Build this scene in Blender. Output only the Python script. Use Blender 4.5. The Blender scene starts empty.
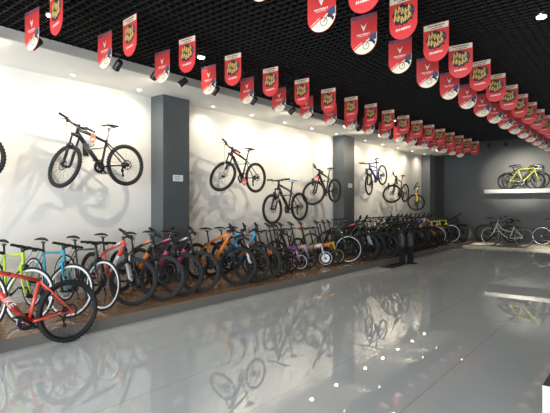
import bpy, bmesh, math, random
from mathutils import Matrix, Vector
random.seed(7)
PI = math.pi
C = bpy.context.scene.collection
SC = bpy.context.scene

# ------------------------------------------------------------------ camera
CAM_H = 1.55
YAW = math.radians(39.0)
cam_d = bpy.data.cameras.new('camera')
cam_d.sensor_fit = 'HORIZONTAL'
cam_d.sensor_width = 36.0
cam_d.lens = 36.0 * 460.0 / 550.0
cam_d.shift_y = -2.5 / 550.0
cam_d.clip_start = 0.05
cam = bpy.data.objects.new('camera', cam_d)
cam.location = (0, 0, CAM_H)
cam.rotation_euler = (PI / 2, 0, YAW)
C.objects.link(cam)
SC.camera = cam

# ------------------------------------------------------------------ world, exposure
SC.view_settings.view_transform = 'Standard'
SC.view_settings.look = 'None'
SC.view_settings.gamma = 1.0
SC.view_settings.use_curve_mapping = False
SC.view_settings.exposure = 0.0
w = bpy.data.worlds.new('world')
SC.world = w
w.use_nodes = True
w.node_tree.nodes['Background'].inputs[0].default_value = (0.75, 0.87, 1.0, 1)
w.node_tree.nodes['Background'].inputs[1].default_value = 0.6

# daylight coming in through the shop front behind the camera
def area_light(name, loc, rot, sx, sy, power, col):
    l = bpy.data.lights.new(name, 'AREA')
    l.shape = 'RECTANGLE'; l.size = sx; l.size_y = sy; l.energy = power; l.color = col
    o = bpy.data.objects.new(name, l); C.objects.link(o)
    o.location = loc; o.rotation_euler = rot
    return o
DAY_POWER = 1450.0
area_light('shopfront_daylight', (-0.6, -5.1, 1.75), (math.radians(80), 0, 0), 9.4, 2.6, DAY_POWER, (0.86, 0.94, 1.0))
DOWN_W = 32.0       # recessed soffit downlights
TRACK_W = 130.0      # track spotlights on the wall
CEIL_W = 110.0       # lamps in the open ceiling
BACK_W = 750.0      # spots on the far wall

# ------------------------------------------------------------------ materials
MATS = {}
def mat(name, col, rough=0.5, metal=0.0, var=0.0, scale=20.0, spec=0.5, bump=0.0, coat=0.0):
    if name in MATS: return MATS[name]
    m = bpy.data.materials.new(name); m.use_nodes = True
    nt = m.node_tree; b = nt.nodes['Principled BSDF']
    b.inputs['Base Color'].default_value = (*col, 1)
    b.inputs['Roughness'].default_value = rough
    b.inputs['Metallic'].default_value = metal
    b.inputs['Specular IOR Level'].default_value = spec
    b.inputs['Coat Weight'].default_value = coat
    if var > 0 or bump > 0:
        tc = nt.nodes.new('ShaderNodeTexCoord')
        n = nt.nodes.new('ShaderNodeTexNoise'); n.inputs['Scale'].default_value = scale
        n.inputs['Detail'].default_value = 4
        nt.links.new(tc.outputs['Object'], n.inputs['Vector'])
        if var > 0:
            r = nt.nodes.new('ShaderNodeMix'); r.data_type = 'RGBA'
            r.inputs[6].default_value = (*[c * (1 - var) for c in col], 1)
            r.inputs[7].default_value = (*[min(1, c * (1 + var)) for c in col], 1)
            nt.links.new(n.outputs['Fac'], r.inputs[0])
            nt.links.new(r.outputs[2], b.inputs['Base Color'])
        if bump > 0:
            bp = nt.nodes.new('ShaderNodeBump'); bp.inputs['Strength'].default_value = bump
            bp.inputs['Distance'].default_value = 0.01
            nt.links.new(n.outputs['Fac'], bp.inputs['Height'])
            nt.links.new(bp.outputs['Normal'], b.inputs['Normal'])
    MATS[name] = m
    return m
def emis(name, col, strength):
    if name in MATS: return MATS[name]
    m = bpy.data.materials.new(name); m.use_nodes = True
    b = m.node_tree.nodes['Principled BSDF']
    b.inputs['Base Color'].default_value = (*col, 1)
    b.inputs['Emission Color'].default_value = (*col, 1)
    b.inputs['Emission Strength'].default_value = strength
    m.cycles.emission_sampling = 'NONE'
    MATS[name] = m
    return m
def paint(name, col): return mat('paint_' + name, col, 0.28, 0.0, 0.06, 30, 0.5, 0, 0.4)

WALLW = mat('white_wall_paint', (0.80, 0.785, 0.74), 0.75, 0, 0.015, 3, 0.3, 0.03)
SOFF = mat('white_soffit_paint', (0.86, 0.84, 0.79), 0.8, 0, 0.01, 3)
FASC = mat('fascia_paint', (0.60, 0.57, 0.51), 0.7, 0, 0.03, 5)
COLM = mat('grey_column_paint', (0.085, 0.098, 0.104), 0.45, 0, 0.04, 4)
DKWALL = mat('charcoal_wall_paint', (0.15, 0.155, 0.152), 0.55, 0, 0.05, 2)
GRIDM = mat('black_grid_metal', (0.007, 0.007, 0.007), 0.6, 0, 0.05, 8, 0.25)
VOIDM = mat('black_void_paint', (0.008, 0.008, 0.008), 0.9, 0, 0.05, 2)
KERB = mat('platform_kerb_paint', (0.19, 0.175, 0.155), 0.5, 0, 0.06, 6)
SHELF = mat('shelf_white_laminate', (0.80, 0.79, 0.74), 0.4, 0, 0.01, 5)

def floor_material():
    m = bpy.data.materials.new('polished_grey_floor'); m.use_nodes = True
    nt = m.node_tree; b = nt.nodes['Principled BSDF']
    tc = nt.nodes.new('ShaderNodeTexCoord')
    sp = nt.nodes.new('ShaderNodeSeparateXYZ'); nt.links.new(tc.outputs['Object'], sp.inputs[0])
    def seam(sock, off, per, wid):
        a = nt.nodes.new('ShaderNodeMath'); a.operation = 'ADD'; a.inputs[1].default_value = off
        nt.links.new(sock, a.inputs[0])
        d = nt.nodes.new('ShaderNodeMath'); d.operation = 'PINGPONG'; d.inputs[1].default_value = per / 2
        nt.links.new(a.outputs[0], d.inputs[0])
        l = nt.nodes.new('ShaderNodeMath'); l.operation = 'LESS_THAN'; l.inputs[1].default_value = wid / 2
        nt.links.new(d.outputs[0], l.inputs[0])
        return l
    s1 = seam(sp.outputs[0], 1.43, 0.88, 0.006)
    n = nt.nodes.new('ShaderNodeTexNoise'); n.inputs['Scale'].default_value = 0.9; n.inputs['Detail'].default_value = 5
    nt.links.new(tc.outputs['Object'], n.inputs['Vector'])
    mx = nt.nodes.new('ShaderNodeMix'); mx.data_type = 'RGBA'
    mx.inputs[6].default_value = (0.53, 0.55, 0.55, 1); mx.inputs[7].default_value = (0.57, 0.59, 0.585, 1)
    nt.links.new(n.outputs['Fac'], mx.inputs[0])
    m2 = nt.nodes.new('ShaderNodeMix'); m2.data_type = 'RGBA'
    m2.inputs[7].default_value = (0.17, 0.175, 0.17, 1)
    sc = nt.nodes.new('ShaderNodeMath'); sc.operation = 'MULTIPLY'; sc.inputs[1].default_value = 0.65
    nt.links.new(s1.outputs[0], sc.inputs[0])
    nt.links.new(sc.outputs[0], m2.inputs[0]); nt.links.new(mx.outputs[2], m2.inputs[6])
    nt.links.new(m2.outputs[2], b.inputs['Base Color'])
    n2 = nt.nodes.new('ShaderNodeTexNoise'); n2.inputs['Scale'].default_value = 2.2
    nt.links.new(tc.outputs['Object'], n2.inputs['Vector'])
    mr = nt.nodes.new('ShaderNodeMapRange'); mr.inputs[3].default_value = 0.004; mr.inputs[4].default_value = 0.014
    nt.links.new(n2.outputs['Fac'], mr.inputs[0]); nt.links.new(mr.outputs[0], b.inputs['Roughness'])
    b.inputs['IOR'].default_value = 1.75
    return m
FLOORM = floor_material()

def wood_material():
    m = bpy.data.materials.new('brown_wood_deck'); m.use_nodes = True
    nt = m.node_tree; b = nt.nodes['Principled BSDF']
    tc = nt.nodes.new('ShaderNodeTexCoord')
    mp = nt.nodes.new('ShaderNodeMapping'); mp.inputs['Scale'].default_value = (9, 0.9, 1)
    nt.links.new(tc.outputs['Object'], mp.inputs['Vector'])
    n = nt.nodes.new('ShaderNodeTexNoise'); n.inputs['Scale'].default_value = 3.0; n.inputs['Detail'].default_value = 8
    nt.links.new(mp.outputs[0], n.inputs['Vector'])
    br = nt.nodes.new('ShaderNodeTexBrick')
    br.inputs['Scale'].default_value = 1.0; br.inputs['Mortar Size'].default_value = 0.003
    br.inputs['Brick Width'].default_value = 1.2; br.inputs['Row Height'].default_value = 0.14
    mp2 = nt.nodes.new('ShaderNodeMapping'); mp2.inputs['Rotation'].default_value = (0, 0, PI / 2)
    nt.links.new(tc.outputs['Object'], mp2.inputs['Vector']); nt.links.new(mp2.outputs[0], br.inputs['Vector'])
    br.inputs['Color1'].default_value = (0.29, 0.17, 0.10, 1); br.inputs['Color2'].default_value = (0.34, 0.205, 0.125, 1)
    br.inputs['Mortar'].default_value = (0.06, 0.035, 0.02, 1)
    mx = nt.nodes.new('ShaderNodeMix'); mx.data_type = 'RGBA'; mx.blend_type = 'MULTIPLY'
    mr = nt.nodes.new('ShaderNodeMapRange'); mr.inputs[3].default_value = 0.8; mr.inputs[4].default_value = 1.12
    nt.links.new(n.outputs['Fac'], mr.inputs[0])
    mx.inputs[0].default_value = 1.0
    nt.links.new(br.outputs['Color'], mx.inputs[6]); nt.links.new(mr.outputs[0], mx.inputs[7])
    nt.links.new(mx.outputs[2], b.inputs['Base Color'])
    b.inputs['Roughness'].default_value = 0.14
    return m
WOOD = wood_material()

RUBBER = mat('black_rubber', (0.012, 0.012, 0.013), 0.75, 0, 0.1, 40)
BLACK = mat('satin_black', (0.014, 0.014, 0.016), 0.38, 0, 0.05, 30)
DKMETAL = mat('dark_anodised_metal', (0.022, 0.022, 0.025), 0.4, 0.3, 0.05, 30)
STEEL = mat('brushed_steel', (0.55, 0.55, 0.56), 0.28, 1.0, 0.05, 30)
RIMWHITE = mat('white_rim', (0.82, 0.83, 0.85), 0.3, 0, 0.02, 30)
RIMSILVER = mat('silver_rim', (0.55, 0.56, 0.57), 0.35, 0.6, 0.03, 30)
WHITE = mat('white_gloss', (0.82, 0.82, 0.80), 0.35, 0, 0.02, 30)

# ------------------------------------------------------------------ mesh helpers
def box(bm, c, s, mi=0, rot=None):
    g = bmesh.ops.create_cube(bm, size=1.0)
    M = Matrix.Translation(Vector(c)) @ (rot.to_4x4() if rot else Matrix.Identity(4)) @ Matrix.Diagonal((s[0], s[1], s[2], 1))
    bmesh.ops.transform(bm, matrix=M, verts=g['verts'])
    fs = set(f for v in g['verts'] for f in v.link_faces)
    for f in fs: f.material_index = mi
    return g['verts']
def tube(bm, pts, r, seg=8, mi=0, flat=None, cap=True):
    pts = [Vector(p) for p in pts]; n = len(pts)
    rr = r if isinstance(r, (list, tuple)) else [r] * n
    rings = []; up = None
    for i in range(n):
        t = (pts[min(i + 1, n - 1)] - pts[max(i - 1, 0)])
        if t.length < 1e-9: t = Vector((0, 0, 1))
        t.normalize()
        if up is None:
            a = Vector((0, 1, 0)) if abs(t.y) < 0.9 else Vector((1, 0, 0))
            up = (a - t * a.dot(t)).normalized()
        else:
            up = (up - t * up.dot(t)).normalized()
        sd = t.cross(up)
        ku, ks = flat if flat else (1, 1)
        rings.append([bm.verts.new(pts[i] + (up * math.cos(2 * PI * k / seg) * ku + sd * math.sin(2 * PI * k / seg) * ks) * rr[i]) for k in range(seg)])
    for i in range(n - 1):
        for k in range(seg):
            f = bm.faces.new((rings[i][k], rings[i][(k + 1) % seg], rings[i + 1][(k + 1) % seg], rings[i + 1][k]))
            f.material_index = mi; f.smooth = True
    if cap:
        for rg in (rings[0], rings[-1]):
            f = bm.faces.new(rg); f.material_index = mi
def torus(bm, R, ry, rr, seg=44, sm=8, mi=0, a0=0, a1=2 * PI):
    closed = abs(a1 - a0 - 2 * PI) < 1e-6
    n = seg if closed else seg + 1
    rings = []
    for i in range(n):
        a = a0 + (a1 - a0) * i / seg
        ca, sa = math.cos(a), math.sin(a)
        rg = []
        for k in range(sm):
            b = 2 * PI * k / sm
            rad = R + rr * math.cos(b)
            rg.append(bm.verts.new((rad * ca, ry * math.sin(b), rad * sa)))
        rings.append(rg)
    for i in range(seg):
        A = rings[i]; B = rings[(i + 1) % n]
        for k in range(sm):
            f = bm.faces.new((A[k], A[(k + 1) % sm], B[(k + 1) % sm], B[k])); f.material_index = mi; f.smooth = True
def disc_y(bm, c, R, y0, y1, seg=24, mi=0, r0=0.0):
    """solid (or ringed) disc with its axis along y"""
    o = []
    for y in (y0, y1):
        o.append([bm.verts.new((c[0] + R * math.cos(2 * PI * k / seg), y, c[1] + R * math.sin(2 * PI * k / seg))) for k in range(seg)])
    for k in range(seg):
        f = bm.faces.new((o[0][k], o[0][(k + 1) % seg], o[1][(k + 1) % seg], o[1][k])); f.material_index = mi
    if r0 <= 0:
        for rg in o:
            f = bm.faces.new(rg); f.material_index = mi
    else:
        q = []
        for y in (y0, y1):
            q.append([bm.verts.new((c[0] + r0 * math.cos(2 * PI * k / seg), y, c[1] + r0 * math.sin(2 * PI * k / seg))) for k in range(seg)])
        for k in range(seg):
            for i in range(2):
                f = bm.faces.new((o[i][k], o[i][(k + 1) % seg], q[i][(k + 1) % seg], q[i][k])); f.material_index = mi
            f = bm.faces.new((q[0][k], q[0][(k + 1) % seg], q[1][(k + 1) % seg], q[1][k])); f.material_index = mi
def cyl(bm, p0, p1, r, seg=14, mi=0): tube(bm, [p0, p1], r, seg, mi)
def poly(bm, pts, y, mi=0, flip=False):
    vs = [bm.verts.new((p[0], y, p[1])) for p in pts]
    f = bm.faces.new(vs if not flip else vs[::-1]); f.material_index = mi
def finish(bm, name):
    bmesh.ops.recalc_face_normals(bm, faces=bm.faces[:])
    me = bpy.data.meshes.new(name); bm.to_mesh(me); bm.free()
    return me
def mk(f, name='part'):
    bm = bmesh.new(); f(bm); return finish(bm, name)
def obj(name, me, mats=(), parent=None, loc=None):
    o = bpy.data.objects.new(name, me); C.objects.link(o)
    if mats and len(me.materials) == 0:
        for m in mats: me.materials.append(m)
    if parent: o.parent = parent
    if loc is not None: o.location = loc
    return o
def tag(o, label, cat, group=None, kind=None):
    o['label'] = label; o['category'] = cat
    if group: o['group'] = group
    if kind: o['kind'] = kind
    return o
def struct(name, f, m, label=None):
    o = obj(name, mk(f, name), [m] if not isinstance(m, (list, tuple)) else m)
    o['kind'] = 'structure'
    if label: o['label'] = label
    return o
def empty(name, loc, label, cat, group=None):
    e = bpy.data.objects.new(name, None); C.objects.link(e); e.location = loc
    e.empty_display_size = 0.2
    return tag(e, label, cat, group)
ORD = ['first', 'second', 'third', 'fourth', 'fifth', 'sixth', 'seventh', 'eighth', 'ninth', 'tenth', 'eleventh', 'twelfth', 'thirteenth',
       'fourteenth', 'fifteenth', 'sixteenth', 'seventeenth', 'eighteenth', 'nineteenth', 'twentieth', 'twenty-first', 'twenty-second', 'twenty-third',
       'twenty-fourth', 'twenty-fifth', 'twenty-sixth', 'twenty-seventh', 'twenty-eighth', 'twenty-ninth', 'thirtieth']

# ------------------------------------------------------------------ room
XW, XR, YF, YB = -7.0, 4.2, -5.0, 20.4
ZS, ZC, ZH = 3.49, 3.60, 4.75       # soffit, open grid ceiling, raised ceiling at the far end
XS = -5.83                          # soffit edge
YC = 16.0                           # the grid ceiling stops here
struct('floor', lambda bm: box(bm, ((XW + XR) / 2, (YF + YB) / 2, -0.05), (XR - XW + 0.4, YB - YF + 0.4, 0.1)), FLOORM)
struct('wall_left', lambda bm: box(bm, (XW - 0.1, (YF + YB) / 2, ZH / 2), (0.2, YB - YF + 0.4, ZH)), WALLW)
struct('wall_right', lambda bm: box(bm, (XR + 0.1, (YF + YB) / 2, ZH / 2), (0.2, YB - YF + 0.4, ZH)), DKWALL)
struct('wall_back', lambda bm: box(bm, ((XW + XR) / 2, YB + 0.1, ZH / 2), (XR - XW, 0.2, ZH)), DKWALL)
def front_wall(bm):
    box(bm, (-6.3, YF - 0.1, ZH / 2), (1.4, 0.2, ZH)); box(bm, (XR - 0.05, YF - 0.1, ZH / 2), (0.1, 0.2, ZH))
    box(bm, ((XW + XR) / 2, YF - 0.1, (3.1 + ZH) / 2), (XR - XW, 0.2, ZH - 3.1))
struct('wall_front', front_wall, WALLW)
struct('ceiling_soffit', lambda bm: box(bm, ((XW + XS) / 2, (YF + 18.5) / 2, ZS + 0.03), (XS - XW, 18.5 - YF, 0.06)), SOFF)
struct('trim_1', lambda bm: box(bm, (XS + 0.01, (YF + 18.5) / 2, ZS + 0.055), (0.03, 18.5 - YF, 0.13)), FASC)
def grid(bm):
    x = XS + 0.05
    while x < XR:
        box(bm, (x, (YF + YC) / 2, ZC + 0.017), (0.008, YC - YF, 0.034)); x += 0.1
    y = YF
    while y < YC:
        box(bm, ((XS + XR) / 2, y, ZC + 0.017), (XR - XS, 0.008, 0.034)); y += 0.1
struct('ceiling_grid', grid, GRIDM)
def void(bm):
    box(bm, ((XS + XR) / 2, (YF + YC) / 2, 4.3), (XR - XS + 0.3, YC - YF, 0.04))
    box(bm, ((XW + XR) / 2, (YC + YB) / 2, ZH - 0.02), (XR - XW, YB - YC, 0.04))
    box(bm, ((XS + XR) / 2, YC + 0.02, (ZC + ZH) / 2), (XR - XS, 0.04, ZH - ZC))
    box(bm, (XS + 0.01, (YF + 18.5) / 2, (ZS + 0.12 + ZH) / 2), (0.02, 18.5 - YF, ZH - ZS - 0.12))
struct('ceiling_void', void, VOIDM)
XCOL = -6.65
for i, (y0, y1) in enumerate(((5.07, 5.67), (11.29, 11.89), (17.9, 18.5))):
    struct('trim_%d' % (i + 2), lambda bm: box(bm, ((XW + XCOL) / 2, (y0 + y1) / 2, ZS / 2), (XCOL - XW, y1 - y0, ZS)), COLM if i < 2 else DKWALL,
           'grey square column standing against the white wall')
struct('wall_left_end', lambda bm: box(bm, (XW + 0.02, (18.5 + YB) / 2, ZH / 2), (0.04, YB - 18.5, ZH)), DKWALL)
PH = 0.135
PXE = -5.22
struct('trim_5', lambda bm: box(bm, ((XW + PXE) / 2, (YF + YB) / 2, PH / 2 - 0.006), (PXE - XW, YB - YF, PH - 0.012)), KERB)
struct('floor_platform', lambda bm: box(bm, ((XW + PXE) / 2, (YF + YB) / 2, PH - 0.006), (PXE - XW + 0.004, YB - YF, 0.012)), WOOD)
BPH = 0.06; BPY = 17.3
struct('floor_back_platform', lambda bm: box(bm, ((PXE + XR) / 2, (BPY + YB) / 2, BPH / 2), (XR - PXE, YB - BPY, BPH)), mat('pale_beige_laminate', (0.52, 0.47, 0.37), 0.2, 0, 0.06, 6))
SHZ = 2.13
struct('trim_6', lambda bm: box(bm, ((-5.12 + XR) / 2, (19.75 + YB) / 2, SHZ - 0.075), (XR + 5.12, YB - 19.75, 0.15)), SHELF)

# wall plaques on the columns
for y, z, lb in ((5.40, 2.02, 'small white notice plaque on the first grey column'), (11.64, 2.08, 'small white notice plaque on the second grey column')):
    p = obj('wall_plaque', mk(lambda bm: box(bm, (0, 0, 0), (0.012, 0.22, 0.115))), [WHITE], loc=(XCOL + 0.006, y, z))
    tag(p, lb, 'sign', 'column plaques')
    def lines(bm):
        for k in range(3):
            box(bm, (0.0065, (-0.02, 0.0, -0.03)[k], 0.03 - 0.028 * k), (0.001, (0.12, 0.17, 0.1)[k], 0.008))
    obj('printed_lines', mk(lines), [mat('plaque_ink', (0.25, 0.25, 0.27), 0.6)], p)

# ------------------------------------------------------------------ lamps
LENS = emis('lamp_lens_warm', (1.0, 0.93, 0.80), 6.0)
LENSW = emis('lamp_lens_white', (1.0, 0.97, 0.92), 16.0)
def spot(parent, loc, target, power, cone, blend, col, rad=0.04):
    l = bpy.data.lights.new('lamp_beam', 'SPOT'); l.energy = power; l.spot_size = math.radians(cone); l.spot_blend = blend
    l.color = col; l.shadow_soft_size = rad
    o = bpy.data.objects.new('lamp_beam', l); C.objects.link(o)
    o.parent = parent; o.location = loc
    d = Vector(target) - Vector(loc)
    o.rotation_euler = d.to_track_quat('-Z', 'Y').to_euler()
    return o
ring_me = mk(lambda bm: tube(bm, [(0, 0, 0.004), (0, 0, -0.012)], [0.062, 0.056], 24))
lens_me = mk(lambda bm: tube(bm, [(0, 0, -0.010), (0, 0, -0.016)], 0.030, 20))
BAYS = (([1.15, 2.3, 3.45, 4.60], 'in the bay before the first column'), ([6.3, 7.44, 8.62, 9.75, 10.94], 'between the first and second column'),
        ([12.62, 13.8, 14.98, 16.2, 17.4], 'beyond the second column'))
for ys, where in BAYS:
    for k, y in enumerate(ys):
        e = empty('recessed_downlight', (-6.68, y, ZS), 'round recessed downlight in the white soffit %s, %s along' % (where, ORD[k]), 'ceiling light', 'soffit downlights')
        obj('trim_ring', ring_me, [WHITE], e); obj('lens', lens_me, [LENS], e)
        spot(e, (0, 0, -0.03), (0, 0, -1), DOWN_W, 165, 1.0, (1.0, 0.90, 0.74), 0.04)
# track spotlights along the soffit edge
def track_body(bm):
    tube(bm, [(0, 0, 0.075), (0, 0, 0.06), (0, 0, -0.06), (0, 0, -0.07)], [0.034, 0.047, 0.05, 0.052], 18)
track_me = mk(track_body)
tlens_me = mk(lambda bm: tube(bm, [(0, 0, -0.069), (0, 0, -0.073)], 0.040, 18))
tarm_me = mk(lambda bm: (tube(bm, [(0, 0, 0.0), (0.0, 0.03, 0.06), (0, 0, 0.15)], 0.009, 8), box(bm, (0, 0, 0.155), (0.05, 0.09, 0.02))))
TY = [1.9, 2.44, 3.52, 4.13, 4.65, 5.34, 6.3, 6.95, 7.47, 8.1, 9.05] + [9.65 + 0.62 * k for k in range(11)]
LIT = {1: 1.6, 4: 3.8, 9: 7.0, 11: 8.6, 14: 10.2, 19: 13.3, 21: 14.9}     # the lit ones, and the place on the wall each points to
for k, y in enumerate(TY):
    e = empty('track_spotlight', (-5.60, y, 3.44), 'black spotlight hanging at the soffit edge, %s one counting from the front' % ORD[k], 'spotlight', 'soffit edge spotlights')
    tgt = Vector((-1.4, LIT.get(k, y) - y, -1.06))
    q = (-tgt).to_track_quat('Z', 'Y').to_euler()
    b = obj('lamp_head', track_me, [BLACK], e); b.rotation_euler = q
    o = obj('lens', tlens_me, [LENS], b)
    if k not in LIT: o.material_slots[0].link = 'OBJECT'; o.material_slots[0].material = mat('unlit_lens', (0.5, 0.5, 0.48), 0.2)
    obj('bracket', tarm_me, [BLACK], e)
    d = tgt.normalized()
    if k in LIT: spot(e, d * 0.08, d * 2, TRACK_W * (1.0 if y < 5.6 else 0.9 if y < 11 else 1.25), 114, 1.0, (1.0, 0.87, 0.68), 0.03)
# lamps in the open ceiling
cl_me = mk(lambda bm: tube(bm, [(0, 0, 0.06), (0, 0, 0.0)], [0.05, 0.058], 22))
cll_me = mk(lambda bm: tube(bm, [(0, 0, -0.0005), (0, 0, -0.008)], 0.048, 20))
for (x, y, lb) in ((-4.83, 4.33, 'bright round lamp in the black ceiling near the first column'), (-4.84, 10.6, 'bright round lamp in the black ceiling near the second column'),
                   (-4.75, 15.7, 'bright round lamp at the far end of the black ceiling'), (-5.02, 2.35, 'bright round lamp in the black ceiling above the first banners'),
                   (-0.9, 5.73, 'bright round lamp in the black ceiling beside the outer banners'), (-0.9, 0.5, 'bright round lamp in the black ceiling over the entrance'),
                   (-0.9, 11.5, 'bright round lamp in the black ceiling over the far open floor'),
                   (1.8, 8.6, 'added unseen fill lamp in the black ceiling toward the dark side wall'), (1.8, 14.2, 'added unseen fill lamp at the far end of the ceiling toward the dark side wall')):  # this last pair is added out of view to lift the ambient light
    e = empty('ceiling_lamp', (x, y, ZC - 0.01), lb, 'ceiling light', 'lamps in the black ceiling')
    obj('housing', cl_me, [STEEL], e); obj('lens', cll_me, [LENSW], e)
    spot(e, (0, 0, -0.05), (0, 0, -1), CEIL_W * (0.7 if x > 0 else 0.6), 150, 0.8, (1.0, 0.96, 0.9), 0.06) if x > -4 else spot(e, (0, 0, -0.05), (0, 0, -1), CEIL_W * 0.15, 60, 0.8, (1.0, 0.96, 0.9), 0.06)
# spots that light the shelf and the far platform
for k, (x, tx, ty, tz, pw, lb) in enumerate(((-3.95, -4.2, YB, 2.55, BACK_W, 'black spotlight over the far shelf, beside the last banners'), (-3.45, -3.5, YB, 2.6, BACK_W, 'black spotlight over the far shelf, second from the corner'),
                       (-5.0, -4.75, 18.3, 0.0, BACK_W * 2.0, 'black spotlight over the corner of the far platform'), (-2.6, -2.5, 18.3, 0, BACK_W * 1.6, 'black spotlight over the middle of the far platform'),
                       (0.0, -0.4, YB, 2.2, BACK_W, 'black spotlight over the far shelf, past the middle'))):
    e = empty('track_spotlight', (x, 15.75, 3.42), lb, 'spotlight', 'spotlights of the far wall')
    tgt = Vector((tx - x, ty - 15.75, tz - 3.42)); d = tgt.normalized()
    b = obj('lamp_head', track_me, [BLACK], e); b.rotation_euler = (-tgt).to_track_quat('Z', 'Y').to_euler()
    obj('lens', tlens_me, [LENS], b); obj('bracket', tarm_me, [BLACK], e)
    spot(e, d * 0.08, d * 3, pw, 34 if k != 2 else 18, 0.8, (1.0, 0.92, 0.78), 0.03)

# ------------------------------------------------------------------ bikes
# a kit is a list of (name, mesh, slot keys, parent index or None, steered, base matrix)
class Kit:
    def __init__(self, wb, R, head_pt, head_ang):
        self.items = []; self.wb = wb; self.R = R
        self.hp = Vector(head_pt); self.ax = Vector((-math.cos(head_ang), 0, math.sin(head_ang)))
    def add(self, name, f, keys, parent=None, steer=False, base=None):
        self.items.append((name, mk(f, name), keys, parent, steer, base or Matrix.Identity(4)))
        return len(self.items) - 1

def wheel(K, pos, R, tr, rim_depth, nsp, rotor, cass, steer, hub_w=0.05, cover=False):
    Rr = R - tr * 1.6
    def rim(bm): torus(bm, Rr - rim_depth / 2, tr * 0.55, rim_depth / 2, 44, 6)
    i = K.add('wheel', rim, ['rim'], None, steer, Matrix.Translation(Vector(pos)))
    def tire(bm):
        torus(bm, R - tr, tr * 0.95, tr, 48, 8)
        if tr > 0.02:
            n = 46
            for k in range(n):
                a = 2 * PI * k / n
                rt = Matrix.Rotation(-a, 3, 'Y')
                for s in (-1, 1):
                    c = rt @ Vector((R - tr * 0.14, s * tr * 0.42, 0))
                    box(bm, c, (tr * 0.3, tr * 0.5, 0.018), 0, rt)
    K.add('tire', tire, ['tire'], i)
    def sp(bm):
        r_out = Rr - rim_depth
        for k in range(nsp):
            a = 2 * PI * k / nsp
            s = 1 if k % 2 else -1
            b = a + (0.5 if (k // 2) % 2 else -0.5)
            tube(bm, [(0.02 * math.cos(b), s * hub_w * 0.55, 0.02 * math.sin(b)), (r_out * math.cos(a), 0, r_out * math.sin(a))], 0.0013, 4)
    K.add('spokes', sp, ['spoke'], i)
    def hub(bm):
        tube(bm, [(0, -hub_w, 0), (0, -hub_w * 0.9, 0), (0, -hub_w * 0.55, 0), (0, 0, 0), (0, hub_w * 0.55, 0), (0, hub_w * 0.9, 0), (0, hub_w, 0)],
             [0.008, 0.012, 0.026, 0.017, 0.026, 0.012, 0.008], 12)
    K.add('hub', hub, ['hub'], i)
    if rotor:
        def rot(bm):
            disc_y(bm, (0, 0), 0.08, hub_w * 0.72, hub_w * 0.72 + 0.002, 28, 0, 0.066)
            for k in range(6):
                a = 2 * PI * k / 6
                tube(bm, [(0.018 * math.cos(a), hub_w * 0.74, 0.018 * math.sin(a)), (0.068 * math.cos(a + 0.5), hub_w * 0.74, 0.068 * math.sin(a + 0.5))], 0.004, 4)
        K.add('disc_rotor', rot, ['dark'], i)
    if cass:
        def cs(bm):
            for k in range(5): disc_y(bm, (0, 0), 0.05 - 0.006 * k, -hub_w * 0.62 - 0.006 * k, -hub_w * 0.62 - 0.006 * k - 0.003, 22)
        K.add('cassette', cs, ['dark'], i)
    if cover:
        K.add('wheel_disc', lambda bm: disc_y(bm, (0, 0), Rr * 0.62, -0.008, 0.008, 30, 0, 0.03), ['rim'], i)

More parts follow.
